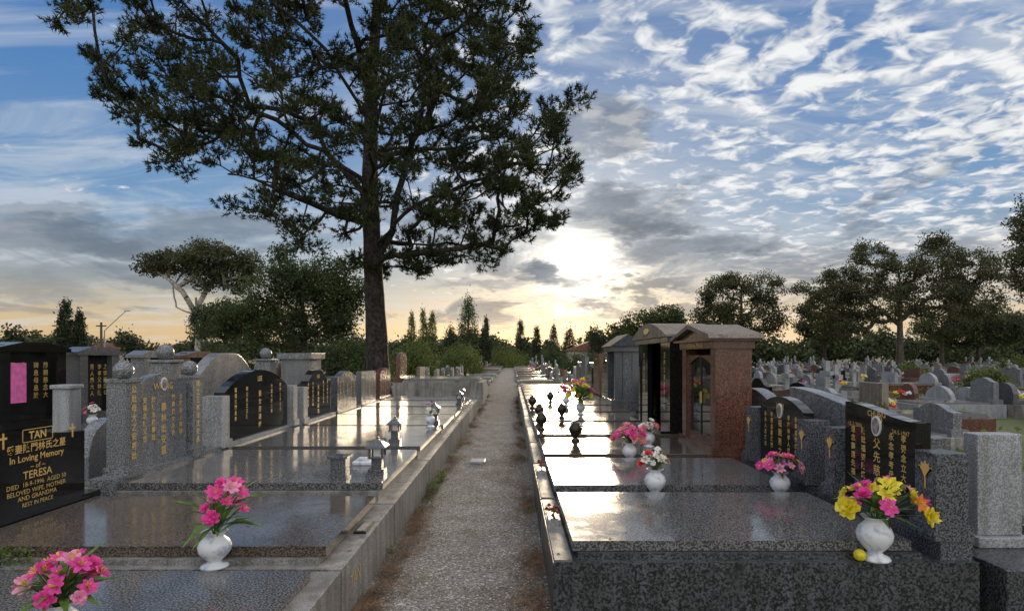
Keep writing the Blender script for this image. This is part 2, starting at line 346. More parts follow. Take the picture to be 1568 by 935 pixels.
def grave(name,side,y0,y1,xk,xe,kerb,slab,stone,kind,zt,zslab=0.46,hx=None,thick=0.13,hy=None,pillars=None,txt=True,portrait=False,zk=0.35,pilmat=None,base=True,extra=None,balls=False,pf=.08,pb=.03,strip=None):
    """side -1: monument on the left of path facing +X; side +1: right facing -X"""
    s=side; b=B()
    b.box(xk,xe,y0,y1,0,zk,kerb)
    b.box(xk+s*0.16,xe-s*0.3,y0+0.07,y1-0.09,zk-0.01,zslab-0.065,kerb)
    b.box(xk+s*0.13,xe-s*0.34,y0+0.11,y1-0.13,zslab-0.062,zslab,slab)
    if strip: b.box(xk+s*0.01,xk+s*0.12,y0+0.02,y1-0.02,zk-0.01,zk+0.012,strip)
    hx=hx if hx is not None else xe-s*0.22
    if hy is None: hy=(y0+0.2,y1-0.2)
    if base: b.box(hx-s*0.06,min(hx+s*(thick+0.06),xe-.003) if s>0 else hx+s*(thick+0.06),y0+0.05,y1-0.05,zk-0.01,zslab+0.04,(pilmat or stone) if kind!='none' else kerb)
    zb=zslab+0.037
    right=(0,-s,0); xf=hx-s*0.004
    if kind!='none':
        b.prism_x(prof(kind,hy[0],hy[1],zb,zt),hx,hx+s*thick,stone)
        yc=(hy[0]+hy[1])/2; w=hy[1]-hy[0]
        if txt:
            h=zt-zb; cs=min(0.075,h/11)
            for k,cx in enumerate((-0.36,-0.2,0,0.2,0.36)):
                m=6 if abs(cx)>0.1 else 5
                vtext(b,xf,yc+cx*w,zb+h*(0.72 if abs(cx)>0.1 else 0.62),cs*(1.25 if cx==0 else 0.85),m,right)
            b.text(random.choice(['LEE','WONG','NGUYEN','CHEN','LAM','HO']),cs*1.3,(xf,yc,zb+h*0.86),right,M_gold,bold=0.001)
        if portrait:
            a=[(yc+0.055*math.cos(t*math.pi/10),zb+(zt-zb)*0.80+0.075*math.sin(t*math.pi/10)) for t in range(20)]
            b.prism_x(a,hx-s*0.012,hx-s*0.002,M_white)
            a=[(yc+0.043*math.cos(t*math.pi/10),zb+(zt-zb)*0.80+0.06*math.sin(t*math.pi/10)) for t in range(20)]
            b.prism_x(a,hx-s*0.016,hx-s*0.0125,M_photo)
    if pillars:
        for (p0,p1,pt) in pillars:
            b.box(hx-s*pf,hx+s*(thick+pb),p0,p1,zb-0.002,pt,pilmat or stone)
            b.box(hx-s*(pf+.025),hx+s*(thick+pb+.02),p0-0.02,p1+0.02,zb-0.02,zb+0.07,pilmat or stone)
            if balls:
                b.box(hx-s*(pf+.015),hx+s*(thick+pb+0.015),p0-0.015,p1+0.015,pt,pt+0.03,pilmat or stone)
                b.sphere((hx+s*(thick+pb-pf)/2,(p0+p1)/2,pt+0.105),0.085,pilmat or stone)
    if extra: extra(b,hx,s,right,zb)
    return b.obj(name,0.006)

# ---- left row
XL,XLE=-1.0,-3.78
def tan_extra(b,hx,s,right,zb):
    yc=4.36; xf=hx-s*0.004
    b.text('TAN',0.08,(xf,yc,1.025),right,M_gold,bold=0.002)
    for (a0,a1,z0,z1) in ((yc-.14,yc+.14,1.07,1.075),(yc-.14,yc+.14,0.98,0.985),(yc-.14,yc-.135,.98,1.075),(yc+.135,yc+.14,.98,1.075)):
        b.box(xf,xf+0.002,a0,a1,z0,z1,M_gold)
    for cy in (yc-.30,yc+.34):
        b.box(xf,xf+0.003,cy-0.007,cy+0.007,0.96,1.07,M_gold); b.box(xf,xf+0.0035,cy-0.03,cy+0.03,1.025,1.04,M_gold)
    b.text('愛妻陳門林氏之墓',0.068,(xf,yc,0.935),right,M_gold,bold=0.001)
    b.text('In Loving Memory',0.068,(xf,yc,0.865),right,M_gold,bold=0.001)
    b.text('~ of ~',0.055,(xf,yc,0.80),right,M_gold)
    b.text('TERESA',0.08,(xf,yc,0.74),right,M_gold,bold=0.001)
    b.text('DIED  18-9-1996  AGED 50',0.048,(xf,yc,0.675),right,M_gold)
    b.text('BELOVED WIFE, MOTHER',0.048,(xf,yc,0.625),right,M_gold)
    b.text('AND GRANDMA',0.048,(xf,yc,0.58),right,M_gold)
    b.text('REST IN PEACE',0.043,(xf,yc,0.53),right,M_gold)
    b.text('TAN',0.12,(XL+0.003,3.75,0.2),right,M_gold)
    b.box(-1.12,-1.03,4.15,4.42,0.352,0.366,M_bronze); 
    b.box(-1.105,-1.045,4.17,4.40,0.366,0.37,G_kerb)
grave('granite_grave',-1,3.46,4.99,XL,XLE,G_kerb,G_slabb,G_black,'wave',1.11,zslab=0.45,hx=-3.52,hy=(3.72,4.84),txt=False,extra=tan_extra)
grave('granite_grave',-1,1.75,3.43,XL,XLE,G_kerb,G_slabg,G_black,'arc',1.0,zslab=0.40,hy=(1.9,3.1),txt=False)
def l2_extra(b,hx,s,right,zb):
    for yc in (5.36,6.45): vtext(b,hx-s*(.05+.0035),yc,1.30,0.075,8,right)
    a=[(5.9+0.05*math.cos(t*math.pi/10),1.33+0.065*math.sin(t*math.pi/10)) for t in range(20)]
    b.prism_x(a,hx-s*0.012,hx-s*0.002,M_white)
    b.prism_x([(5.9+(y-5.9)*.75,1.33+(z-1.33)*.75) for y,z in a],hx-s*0.016,hx-s*0.0125,M_photo)
grave('columned_granite_grave',-1,5.02,7.1,XL,XLE,G_kerb,G_slabg,G_stone,'arc',1.43,zslab=0.50,hx=-3.5,hy=(5.48,6.32),pillars=[(5.26,5.46,1.37),(6.35,6.55,1.37)],balls=True,extra=l2_extra,thick=.1,pf=.05,pb=.03)
grave('granite_grave',-1,7.13,9.5,XL,XLE,G_kerb,G_slabg,G_black,'arc',1.42,zslab=0.50,hx=-3.52,hy=(7.2,9.2),pillars=[(6.98,7.16,1.13),(9.25,9.42,1.15)],pilmat=G_stonel)
grave('granite_grave',-1,9.55,11.6,XL,XLE,G_kerb,G_slabb,G_black,'serp',1.36,zslab=0.48,hx=-3.52,hy=(9.95,11.4),pillars=[(9.7,9.9,1.1)],pilmat=G_stonel)
grave('granite_grave',-1,11.65,13.5,XL,XLE,G_kerb,G_slabg,G_dark,'shoulder',1.3,hx=-3.52)
grave('granite_grave',-1,13.55,15.4,XL,XLE,G_conc,G_slabl,G_stone,'flat',1.25,hx=-3.52)
grave('granite_grave',-1,15.45,17.2,XL,XLE,G_kerb,G_slabl,G_brown,'arc',1.3,hx=-3.52)
grave('raised_granite_tomb',-1,19.2,22,-0.95,-3.9,G_conc,G_slabl,G_brown,'arc',1.75,zslab=0.88,zk=0.76,hy=(19.3,20.6))
grave('granite_grave',-1,22.5,24.2,XL,XLE,G_conc,G_slabg,G_tan,'flat',1.2)
# ---- right row
XR,XRE=0.25,2.84
def vase_patch(b,x,y,s=1):
    b.box(x-0.045,x+0.045,y-0.12,y+0.12,0.352,0.40,G_stonel); b.box(x-0.03,x+0.03,y-0.1,y+0.1,0.40,0.404,M_bronze)
def lotus(b,xf,yc,zc_=0.84):
    for k in range(5):   # gilded lotus
        a=(k-2)*0.5; p=[(yc,zc_),(yc+0.045*math.sin(a)-0.014,zc_+.06+0.02*math.cos(a)),(yc+0.075*math.sin(a),zc_+.005+0.10*math.cos(a)),(yc+0.045*math.sin(a)+0.014,zc_+.06+0.02*math.cos(a))]
        b.prism_x(p,xf-0.0045-0.0004*k,xf-0.002,M_gold)
    b.box(xf-0.004,xf-0.002,yc-0.006,yc+0.006,zc_-.07,zc_,M_gold)
def r0_extra(b,hx,s,right,zb):
    b.text('CHUNG',0.06,(hx-0.004,4.35,1.175),right,M_gold,bold=.001)
    b.text('15-2-2006',0.045,(hx-0.004,4.62,1.07),right,M_gold); b.text('24-5-1947',0.045,(hx-0.004,4.08,1.07),right,M_gold)
    for yc in (4.845,3.725): lotus(b,hx-.08,yc)
    vase_patch(b,0.315,4.45)
def r1_extra(b,hx,s,right,zb):
    for yc in (6.5,5.31): lotus(b,hx-.08,yc)
    vase_patch(b,0.315,6.3)
grave('granite_grave',1,3.57,5.13,XR,XRE,G_kerbd,G_slabg,G_black,'wavel',1.24,zslab=0.45,hx=2.70,hy=(3.93,4.76),pillars=[(4.77,4.92,1.02),(3.63,3.82,1.0)],pilmat=G_dark,portrait=True,extra=r0_extra,strip=G_kerb,thick=.1,pb=.02)
grave('granite_grave',1,5.17,6.83,XR,XRE,G_kerbd,G_slabg,G_black,'arc',1.2,zslab=0.45,hx=2.70,hy=(5.45,6.38),pillars=[(6.41,6.6,1.05),(5.21,5.41,1.03)],pilmat=G_dark,portrait=True,extra=r1_extra,strip=G_kerb,thick=.1,pb=.02)
grave('granite_grave',1,6.87,8.5,XR,XRE,G_kerb,G_slabb,G_brown,'none',1.2,zslab=0.45,strip=G_kerb,base=False)
grave('granite_grave',1,8.55,10.4,XR,XRE,G_kerb,G_slabb,G_black,'none',1.2,base=False,strip=G_kerb)
mm=[(10.45,12.2,G_kerb,G_slabg,G_black,'arc',1.15),(12.25,13.9,G_kerb,G_slabb,G_dark,'none',1.25),(13.95,15.7,G_conc,G_slabg,G_stone,'none',1.2),(15.75,17.4,G_kerb,G_slabl,G_black,'serp',1.5),(17.45,19.1,G_kerb,G_slabg,G_brown,'flat',1.7),(19.15,20.8,G_conc,G_slabb,G_black,'arc',1.4),(20.85,22.5,G_kerb,G_slabg,G_stone,'flat',1.6),(22.55,24.2,G_conc,G_slabl,G_dark,'serp',1.4)]
for (a,c,k,sl,st,kd,zt) in mm: grave('granite_grave',1,a,c,XR,XRE,k,sl,st,kd,zt,base=kd!='none',strip=G_kerb)

# brown granite shrine: posts, glazed doors, gabled roof
b=B(); x0,x1,y0,y1=2.42,2.86,7.0,8.35
b.box(x0-.12,x1+.03,y0-.08,y1+.08,.345,.44,G_brown); b.box(x0-.05,x1,y0-.03,y1+.03,.44,.52,G_brown)
for yy0 in (y0,y1-.17): b.box(x0,x0+.17,yy0,yy0+.17,.52,1.70,G_brown)
b.box(x0+.17,x1,y0+.012,y0+.08,.52,1.70,G_brown); b.box(x0+.17,x1,y1-.08,y1-.012,.52,1.70,G_brown); b.box(x1-.06,x1-.003,y0+.08,y1-.08,.52,1.7,G_brown)
b.box(x0+.03,x0+.09,y0+.17,y0+.23,.52,1.62,G_brown); b.box(x0+.03,x0+.09,y1-.23,y1-.17,.52,1.62,G_brown)
b.box(x0+.03,x0+.09,y0+.23,y1-.23,.52,.60,G_brown)
arch=[(y0+.23,1.62)]+[(y0+.23+(y1-y0-.46)*t/10,1.50+0.1*math.sin(math.pi*t/10)) for t in range(11)]+[(y1-.23,1.62)]
b.prism_x(arch,x0+.032,x0+.088,G_brown)
b.box(x0+.055,x0+.062,y0+.23,y1-.23,.60,1.6,M_glass)
b.box(x0+.045,x0+.075,(y0+y1)/2-.015,(y0+y1)/2+.015,.60,1.6,M_bronze); b.box(x0+.02,x0+.045,(y0+y1)/2-.05,(y0+y1)/2-.035,1.0,1.15,M_gold)
b.box(x0-.03,x1+.02,y0-.03,y1+.03,1.70,1.79,G_brown)
b.box(x0-.1,x1+.06,y0-.1,y1+.1,1.79,1.82,G_brown)
b.prism_x([(y0-.06,1.82),(y1+.06,1.82),((y0+y1)/2,1.95)],x0-.05,x1+.03,G_brown)
b.prism_x([(y0-.16,1.818),(y0-.14,1.862),((y0+y1)/2,2.02),(y1+.14,1.862),(y1+.16,1.818),((y0+y1)/2,1.965)],x0-.13,x1+.08,G_tan)
b.text('ETERNAL PEACE',0.085,(x0-.034,(y0+y1)/2,1.745),(0,-1,0),M_gold,bold=.001)
b.obj('brown_granite_shrine',.006)
# black shrine with vaulted roof
b=B(); x0,x1,y0,y1=2.35,3.05,8.75,10.9
b.box(x0-.15,x1+.03,y0-.06,y1+.06,.345,.50,G_black); b.box(x0,x1,y0,y0+.12,.50,1.82,G_black); b.box(x0,x1,y1-.12,y1,.50,1.82,G_black)
b.box(x1-.1,x1-.003,y0+.12,y1-.12,.50,1.82,G_black); b.box(x0+.02,x0+.10,y0+.12,y0+.62,.5,1.82,G_black); b.box(x0+.02,x0+.10,y1-.62,y1-.12,.5,1.82,G_black)
b.box(x0+.25,x0+.26,y0+.62,y1-.62,.5,1.82,M_glass)
b.box(x0-.05,x1+.03,y0-.05,y1+.05,1.82,1.90,G_dark)
b.prism_x([(y0-.12,1.90),(y1+.12,1.90)]+[(y1+.12-(y1-y0+.24)*t/14,1.93+.22*math.sin(math.pi*t/14)) for t in range(15)],x0-.1,x1+.06,G_tan)
vtext(b,x0+.016,y0+.37,1.62,.10,8,(0,-1,0)); vtext(b,x0+.016,y1-.37,1.62,.10,8,(0,-1,0))
a=[((y0+y1)/2+.17*math.cos(t*math.pi/10),2.02+.05*math.sin(t*math.pi/10)) for t in range(20)]; b.prism_x(a,x0-.115,x0-.102,M_gold)
b.obj('black_granite_shrine',.006)
# grey shrine with steep roof
b=B(); x0,x1,y0,y1=2.35,2.9,13.4,14.6
b.box(x0-.1,x1+.1,y0-.1,y1+.1,.345,.62,G_dark)
for xx_ in (x0,x1-.16):
    for yy_ in (y0,y1-.16): b.box(xx_,xx_+.16,yy_,yy_+.16,.62,1.72,G_dark)
b.box(x0+.17,x1-.04,y0+.02,y0+.10,.62,1.72,G_dark); b.box(x0+.30,x0+.36,y0+.16,y1-.16,.62,1.72,G_black)
b.box(x0-.06,x1+.06,y0-.06,y1+.06,1.72,1.84,G_dark)
b.prism_y([(x0-.12,1.84),(x1+.12,1.84),((x0+x1)/2,2.12)],y0-.12,y1+.12,G_roof)
b.obj('grey_granite_shrine',.006)

# second row behind the right row (monuments back to back)
for (a,c,kd,zt,st,kb) in [(4.30,6.6,'wavel',1.27,G_stone,G_kerbd),(6.7,8.3,'arc',1.2,G_stone,G_conc),(8.4,10.2,'shoulder',1.25,G_stone,G_conc),(12,13.6,'arc',1.1,G_black,G_conc),(15,16.8,'round',1.3,G_tan,G_conc)]:
    b=B(); b.box(2.93,5.4,a,c,0,.33,kb); b.box(3.5,5.25,a+.12,c-.12,.33,.42,G_slabl); b.box(3.0,3.3,a+.05,c-.05,.33,.5,st)
    b.prism_x(prof(kd,a+.25,c-.12,.498,zt),3.06,3.22,st)
    b.box(3.04,3.26,a+.06,a+.2,.498,1.0,st)
    b.obj('granite_grave',.008)
b=B(); b.box(2.95,5.4,3.5,4.25,0,.33,G_kerbd); b.box(3.10,3.46,3.9,4.14,.33,.40,G_stonel); b.box(3.13,3.43,3.95,4.08,.40,1.08,G_stonel); b.box(3.6,5.2,3.6,4.15,.33,.42,G_slabl); b.obj('granite_grave',.008)
# left: monument with balls and curved back stone behind the front row
b=B(); b.box(-4.15,-6.6,7.6,11.6,0,.35,G_conc); b.box(-4.9,-4.5,7.7,11.5,.348,.6,G_stone)
b.prism_x(prof('serp',8.25,10.95,.598,1.66),-4.8,-4.62,G_stone)
for yy_ in (7.95,11.2):
    b.box(-4.83,-4.55,yy_-.13,yy_+.13,.598,1.52,G_stone); b.box(-4.86,-4.52,yy_-.16,yy_+.16,1.52,1.56,G_stone); b.sphere((-4.69,yy_,1.66),.11,G_stone)
b.obj('columned_granite_monument',.01)
b=B(); b.box(-4.95,-4.35,12.6,13.4,0,1.55,G_stone); b.box(-5.02,-4.28,12.53,13.47,1.55,1.68,G_stone); b.box(-4.28,-4.27,12.75,13.25,.5,1.3,G_dark); b.obj('granite_ossuary_pillar',.012)
def far_left(y0,y1,zt,kind,st,fr,banner=False):
    b=B(); b.box(-8.45,-5.4,y0,y1,0,.32,G_kerb); b.box(-7.6,-5.55,y0+.12,y1-.12,.318,.42,G_slabg)
    b.box(-8.35,-7.85,y0+.05,y1-.05,.318,.55,fr)
    b.prism_x(prof(kind,y0+.3,y1-.3,.549,zt),-8.2,-8.05,st)
    for p in (y0+.12,y1-.32): b.box(-8.25,-7.95,p,p+.2,.549,zt-.12,fr)
    b.prism_x([(y0+.02,zt-.12),(y1-.02,zt-.12),(y1-.02,zt-.06),((y0+y1)/2+.25,zt+.04),((y0+y1)/2-.25,zt+.04),(y0+.02,zt-.06)],-8.3,-7.93,fr)
    for cx in (-.3,-.1,.12,.3): vtext(b,-8.044,(y0+y1)/2+cx*(y1-y0)*.7,zt-.35,.11,5,(0,1,0))
    if banner: b.box(-8.04,-8.03,y0+.35,y0+.72,.85,zt-.3,M_pinkban)
    b.obj('black_granite_monument',.01)
far_left(9.0,10.6,1.80,'flat',G_black,G_black,True); far_left(10.7,12.0,1.75,'flat',G_black,G_dark); far_left(12.6,13.7,1.7,'arc',G_black,G_stone); far_left(14.2,16.0,1.7,'flat',G_black,G_brown); far_left(6.2,8.2,1.1,'arc',G_dark,G_stone)
b=B(); x,y,z,w_=-5.3,7.0,1.27,.10; b.box(x-w_,x+w_,y-w_,y+w_,0,z-.05,G_stonel); b.box(x-w_-.02,x+w_+.02,y-w_-.02,y+w_+.02,z-.05,z,G_stonel); b.obj('stone_post',.012)
b=B(); b.box(-6.3,-4.1,5.4,7.4,0,.3,G_conc); b.box(-6.1,-4.6,5.6,7.2,.3,.36,G_slabg); b.prism_x(prof('round',5.9,6.7,.3,.95),-4.4,-4.25,G_stone); b.obj('granite_grave',.01)

# ---------------------------------------------------------------- lanterns, urns
def lantern(x,y,z,h):
    b=B(); k=h/.32
    b.box(x-.07*k,x+.07*k,y-.07*k,y+.07*k,z,z+.05*k,G_dark); b.box(x-.045*k,x+.045*k,y-.045*k,y+.045*k,z+.05*k,z+.14*k,G_dark)
    for sx in(-1,1):
        for sy in(-1,1): b.box(x+sx*.055*k-.012*k,x+sx*.055*k+.012*k,y+sy*.055*k-.012*k,y+sy*.055*k+.012*k,z+.155*k,z+.23*k,G_dark)
    b.box(x-.072*k,x+.072*k,y-.072*k,y+.072*k,z+.14*k,z+.156*k,G_dark); b.box(x-.03*k,x+.03*k,y-.03*k,y+.03*k,z+.156*k,z+.229*k,M_white)
    b.lathe(x,y,z+.23*k,[(.13*k,0),(.125*k,.015*k),(.06*k,.055*k),(.02*k,.075*k),(.02*k,.09*k),(.004,.1*k)],4,G_dark,False,math.pi/4)
    b.obj('stone_lantern',.003)
lantern(-1.27,5.55,.5,.34); lantern(-1.5,7.55,.50,.33); lantern(-1.3,9.9,.48,.34); lantern(-1.25,13.9,.46,.34); lantern(-1.35,15.9,.46,.3)
b=B(); b.box(-1.64,-1.48,5.25,5.41,.5,.52,G_dark); b.box(-1.63,-1.49,5.26,5.40,.52,.69,G_dark); b.box(-1.65,-1.47,5.24,5.42,.69,.71,G_dark); b.box(-1.6,-1.52,5.29,5.37,.71,.713,M_bronze); b.obj('granite_flower_box',.006)
b=B(); b.box(-1.62,-1.42,5.95,6.12,.5,.54,G_white); b.box(-1.58,-1.46,5.99,6.08,.54,.57,G_white); b.obj('marble_offering_tray',.01)
UR=[(.05,0),(.055,.015),(.03,.04),(.028,.06),(.07,.12),(.085,.17),(.07,.21),(.05,.225),(.065,.25),(.055,.255),(.03,.26),(.02,.28),(.004,.29)]
for (x,y,z) in [(.46,9.2,.46),(.92,10.9,.46),(.86,8.0,.45),(.5,10.8,.46),(.95,14.6,.46),(.45,13.0,.46)]:
    b=B(); b.lathe(x,y,z,[(r*1.1,h*1.0) for r,h in UR],20,M_bronze)
    for sg in(-1,1):
        for t in range(5):
            a0=math.pi*(t/5-.5);a1=math.pi*((t+1)/5-.5)
            b.tube((x+sg*(.085+.04*math.cos(a0)),y,z+.17+.04*math.sin(a0)),(x+sg*(.085+.04*math.cos(a1)),y,z+.17+.04*math.sin(a1)),.008,.008,5,M_bronze)
    b.obj('incense_urn')
# ---------------------------------------------------------------- flower vases
def flower(b,c,n,r,mat,k,style):
    n=Vector(n).normalized(); a=n.orthogonal().normalized(); q=n.cross(a)
    layers={'lily':[(k,1.0,.55)],'full':[(k,1.0,.25),(k,.8,.6),(k-1,.55,1.0)],'gerb':[(k+5,1.0,.15),(k+3,.75,.35)]}[style]
    for L,(kk,s,up) in enumerate(layers):
        for i in range(kk):
            t=2*math.pi*(i+.5*L+random.uniform(-.15,.15))/kk; d=a*math.cos(t)+q*math.sin(t); e=-a*math.sin(t)+q*math.cos(t)
            w=r*s*(1.9/kk+.12 if style!='lily' else .32); rr=r*s*random.uniform(.85,1.15); u=up*r
            p0=c+e*w*.2; p0b=c-e*w*.2; m1=c+d*rr*.55+n*u*.7+e*w; m2=c+d*rr*.55+n*u*.7-e*w; mc=c+d*rr*.55+n*u*.55
            t1=c+d*rr*1.0+n*u*random.uniform(.5,1.1)+e*w*.45; t2=c+d*rr*1.0+n*u*random.uniform(.5,1.1)-e*w*.45
            b.add([p0,p0b,m1,m2,mc,t1,t2],[(0,2,4),(1,4,3),(0,4,1),(2,5,4),(4,5,6),(4,6,3)],mat,True)
    if style=='gerb': b.sphere(c+n*r*.12,r*.2,P_yel,8,6)
    if style=='lily':
        for i in range(4):
            d=(n+a*random.gauss(0,.3)+q*random.gauss(0,.3)).normalized(); b.tube(c,c+d*r*.8,.0012,.0025,4,P_yel)
VP=[(.30,0),(.33,.03),(.30,.08),(.17,.14),(.15,.19),(.26,.30),(.36,.45),(.38,.60),(.33,.74),(.22,.85),(.19,.90),(.27,.97),(.30,1.0),(.26,.99),(.17,.90)]
def vase(x,y,z,h,cols,n,fr,hgt,spread,styles=('full','lily','gerb'),lean=(0,0),leaves=16,vm=None,rad=1.0,name='flower_vase'):
    e=empty(name,(x,y,z))
    def fin(b,nm):
        o=b.obj(nm); o.location=o.location-Vector((x,y,z)); o.parent=e
    b=B(); b.lathe(x,y,z,[(r*h*rad,t*h) for r,t in VP],28,vm or G_white); fin(b,'vase')
    b=B(); bl=B(); lip=Vector((x,y,z+h*.95))
    for i in range(n):
        t=2*math.pi*i*.381966+random.uniform(-.3,.3); rr=math.sqrt((i+.5)/n)*spread
        c=Vector((x+rr*math.cos(t)+lean[0],y+rr*math.sin(t)*.8+lean[1],z+h+hgt*(1-.75*(rr/spread)**2)*random.uniform(.65,1.1)))
        nn=(c-lip).normalized()+Vector((random.gauss(0,.25),-.45,.1+random.gauss(0,.2))); flower(b,c,nn,fr*random.uniform(.7,1.2),random.choice(cols),random.choice((6,7,8)),random.choice(styles))
        mid=lip.lerp(c,.5)+Vector((random.gauss(0,.01),random.gauss(0,.01),.01)); bl.tube(lip-Vector((0,0,.03)),mid,.003,.003,4,M_stem); bl.tube(mid,c,.003,.003,4,M_stem)
    fin(b,'flowers')
    for i in range(leaves):
        t=random.uniform(0,6.28); d=Vector((math.cos(t),math.sin(t),random.uniform(-.1,1.6))).normalized(); L=random.uniform(.5,1.0)*(spread+hgt)*.75; w=.008+.06*L*random.uniform(.5,1)
        sd=d.cross(Vector((0,0,1))).normalized() if abs(d.z)<.98 else Vector((1,0,0)); o0=lip+Vector((lean[0]*.4,0,random.uniform(0,hgt*.4)))
        m=o0+d*L*.5; tp=o0+d*L-Vector((0,0,L*.18))
        bl.add([o0,m+sd*w,m-Vector((0,0,w*.4)),m-sd*w,tp],[(0,1,2),(0,2,3),(1,4,2),(2,4,3)],M_leafy,True)
    fin(bl,'stems_and_leaves')
vase(2.24,3.63,.35,.27,[P_yel,P_pink,P_mag,P_ora,P_yel,P_mag],19,.062,.22,.27,lean=(.06,0),leaves=40)
vase(2.38,5.22,.35,.23,[P_pink,P_mag,P_yel,P_mag,P_pink,P_pur,P_ora],20,.048,.17,.19,leaves=26)
vase(1.28,5.26,.35,.25,[P_whi,P_whi,P_red,P_whi,P_sal],18,.038,.17,.13,leaves=28)
vase(1.40,7.0,.35,.23,[P_sal,P_pink,P_sal,P_mag],20,.05,.2,.19,leaves=24)
vase(1.75,7.5,.45,.2,[P_whi,P_whi,P_sal],9,.05,.14,.13,leaves=14)
vase(1.35,11.6,.46,.25,[P_pink,P_yel,P_yel,P_mag],20,.06,.5,.26,leaves=80)
vase(1.25,13.6,.46,.22,[P_red,P_sal,P_mag],12,.07,.3,.2,leaves=20)
vase(-1.77,3.5,.35,.215,[P_mag,P_pink,P_mag],16,.045,.35,.12,styles=('lily','full'),lean=(.06,0),leaves=26,rad=1.15)
vase(-1.85,2.40,.40,.2,[P_mag,P_pink,P_mag],20,.042,.20,.16,styles=('lily','full'),lean=(.02,0),leaves=40)
vase(-1.28,9.2,.5,.2,[P_pur,P_whi],4,.04,.2,.08,leaves=8)
vase(-5.9,10.5,.42,.25,[P_red,P_whi],10,.06,.25,.17,leaves=20); vase(-7.3,11.7,.42,.25,[P_pur,P_pink],10,.06,.25,.17,leaves=20); vase(-7.0,9.8,.42,.22,[P_whi,P_mag],8,.05,.2,.14,leaves=16)
b=B()
for (x,y) in [(.315,4.45),(.315,6.3)]:
    for i in range(14):
        c=Vector((x+random.gauss(0,.02),y+random.gauss(0,.06),.42+random.random()*.06)); b.tube((x,y,.40),c,.002,.002,4,M_stem); flower(b,c,(random.gauss(0,.4),-.3,1),.018,P_dry,5,'full')
b.obj('dried_flower_posy')
b=B(); b.sphere((2.13,3.60,.388),.036,P_yel,14,8); b.tube((2.13,3.6,.42),(2.135,3.6,.44),.004,.003,5,M_stem); b.obj('lemon')
k=240; c=np.stack([-3.05+rng.normal(0,.11,k),3.52+rng.normal(0,.05,k),.36+rng.uniform(0,.09,k)],1); bigmesh('small_green_weed',leaf_quads(c,.035,-.4,.5),4,L_ground)
vv=[]
for (x0,x1,y0,y1,z,k) in [(.3,2.3,3.6,5.0,.452,26),(.3,2.3,5.25,6.8,.452,26),(-3.3,-1.05,3.5,4.9,.452,30),(-3.2,-1.05,5.1,7.0,.502,30),(-3.2,-1.05,7.2,9.4,.502,24),(-1.16,-1.01,3.5,9,.353,60),(.26,.36,3.6,10,.363,40)]:
    c=np.stack([rng.uniform(x0,x1,k),rng.uniform(y0,y1,k),np.full(k,z)],1); t=rng.uniform(0,6.28,k); d=np.stack([np.cos(t),np.sin(t),rng.uniform(-.0,.2,k)],1); q=np.stack([-np.sin(t),np.cos(t),np.zeros(k)],1)
    L=rng.uniform(.008,.03,k)[:,None]; W=L*rng.uniform(.1,.45,(k,1)); vv.append(np.stack([c-q*W,c+q*W,c+d*L+q*W*.6,c+d*L-q*W*.6],1).reshape(-1,3))
bigmesh('fallen_leaves',np.concatenate(vv),4,simple('fallen_leaf',(.13,.075,.035),.8,0,.5,20))

# ---------------------------------------------------------------- cemetery field
def field(name,xs,ylo,yhi,dens,skip=None,hs=1.0):
    b=B(); sts=[G_stone,G_stone,G_stonel,G_dark,G_brown,G_tan,G_conc,G_black,G_stonel]; fl=[P_mag,P_red,P_yel,P_whi]
    for x,fac in xs:
        y=ylo+random.random()
        while y<yhi:
            w=random.uniform(.95,1.7)
            if random.random()<dens and not (skip and skip(x,y)):
                st=random.choice(sts); kb=random.choice([G_conc,G_conc,G_kerb,G_stonel,G_brown]); kh=random.uniform(.12,.38); dx=fac
                b.box(x,x+dx*2.3,y,y+w,0,kh,kb)
                if random.random()<.7: b.box(x+dx*.35,x+dx*2.2,y+.1,y+w-.1,kh-.01,kh+random.uniform(.04,.1),random.choice([G_slabg,G_slabl,G_conc,G_slabb]))
                zt=(kh+random.uniform(.4,.85))*hs; kd=random.choice(['flat','arc','serp','round','shoulder','wave'])
                b.box(x+dx*.02,x+dx*.3,y+.08,y+w-.08,kh-.01,kh+.12,st)
                if random.random()<.85: b.prism_x(prof(kd,y+.15,y+w-.15,kh+.119,max(zt,kh+.5)),x+dx*.08,x+dx*.22,st)
                if random.random()<.12:
                    b.box(x+dx*.1,x+dx*.2,y+w/2-.05,y+w/2+.05,kh+.1,zt+.6,G_stonel); b.box(x+dx*.1,x+dx*.199,y+w/2-.22,y+w/2+.22,zt+.28,zt+.37,G_stonel)
                if random.random()<.3:
                    for i in range(5): flower(b,Vector((x+dx*.5+random.gauss(0,.1),y+w/2+random.gauss(0,.15),kh+.25+random.gauss(0,.05))),(0,-.5,1),.08,random.choice(fl),5,'full')
            y+=w+random.uniform(.1,.6)
    b.obj(name)
xsR=[]; x=7.5
while x<75: xsR+= [(x,1),(x-.25,-1)]; x+=5.6
field('distant_graves',[q for q in xsR],8.5,85,.72)
xsL=[]; x=-12.5
while x>-60: xsL+=[(x,-1),(x+.25,1)]; x-=6.0
field('distant_graves',xsL,9,80,.6)
field('distant_graves',[(2.6,-1),(3.0,1)],26,80,.75); field('distant_graves',[(-3.5,1),(-3.9,-1)],25.5,80,.7,lambda x,y:abs(y-22)<2.5)
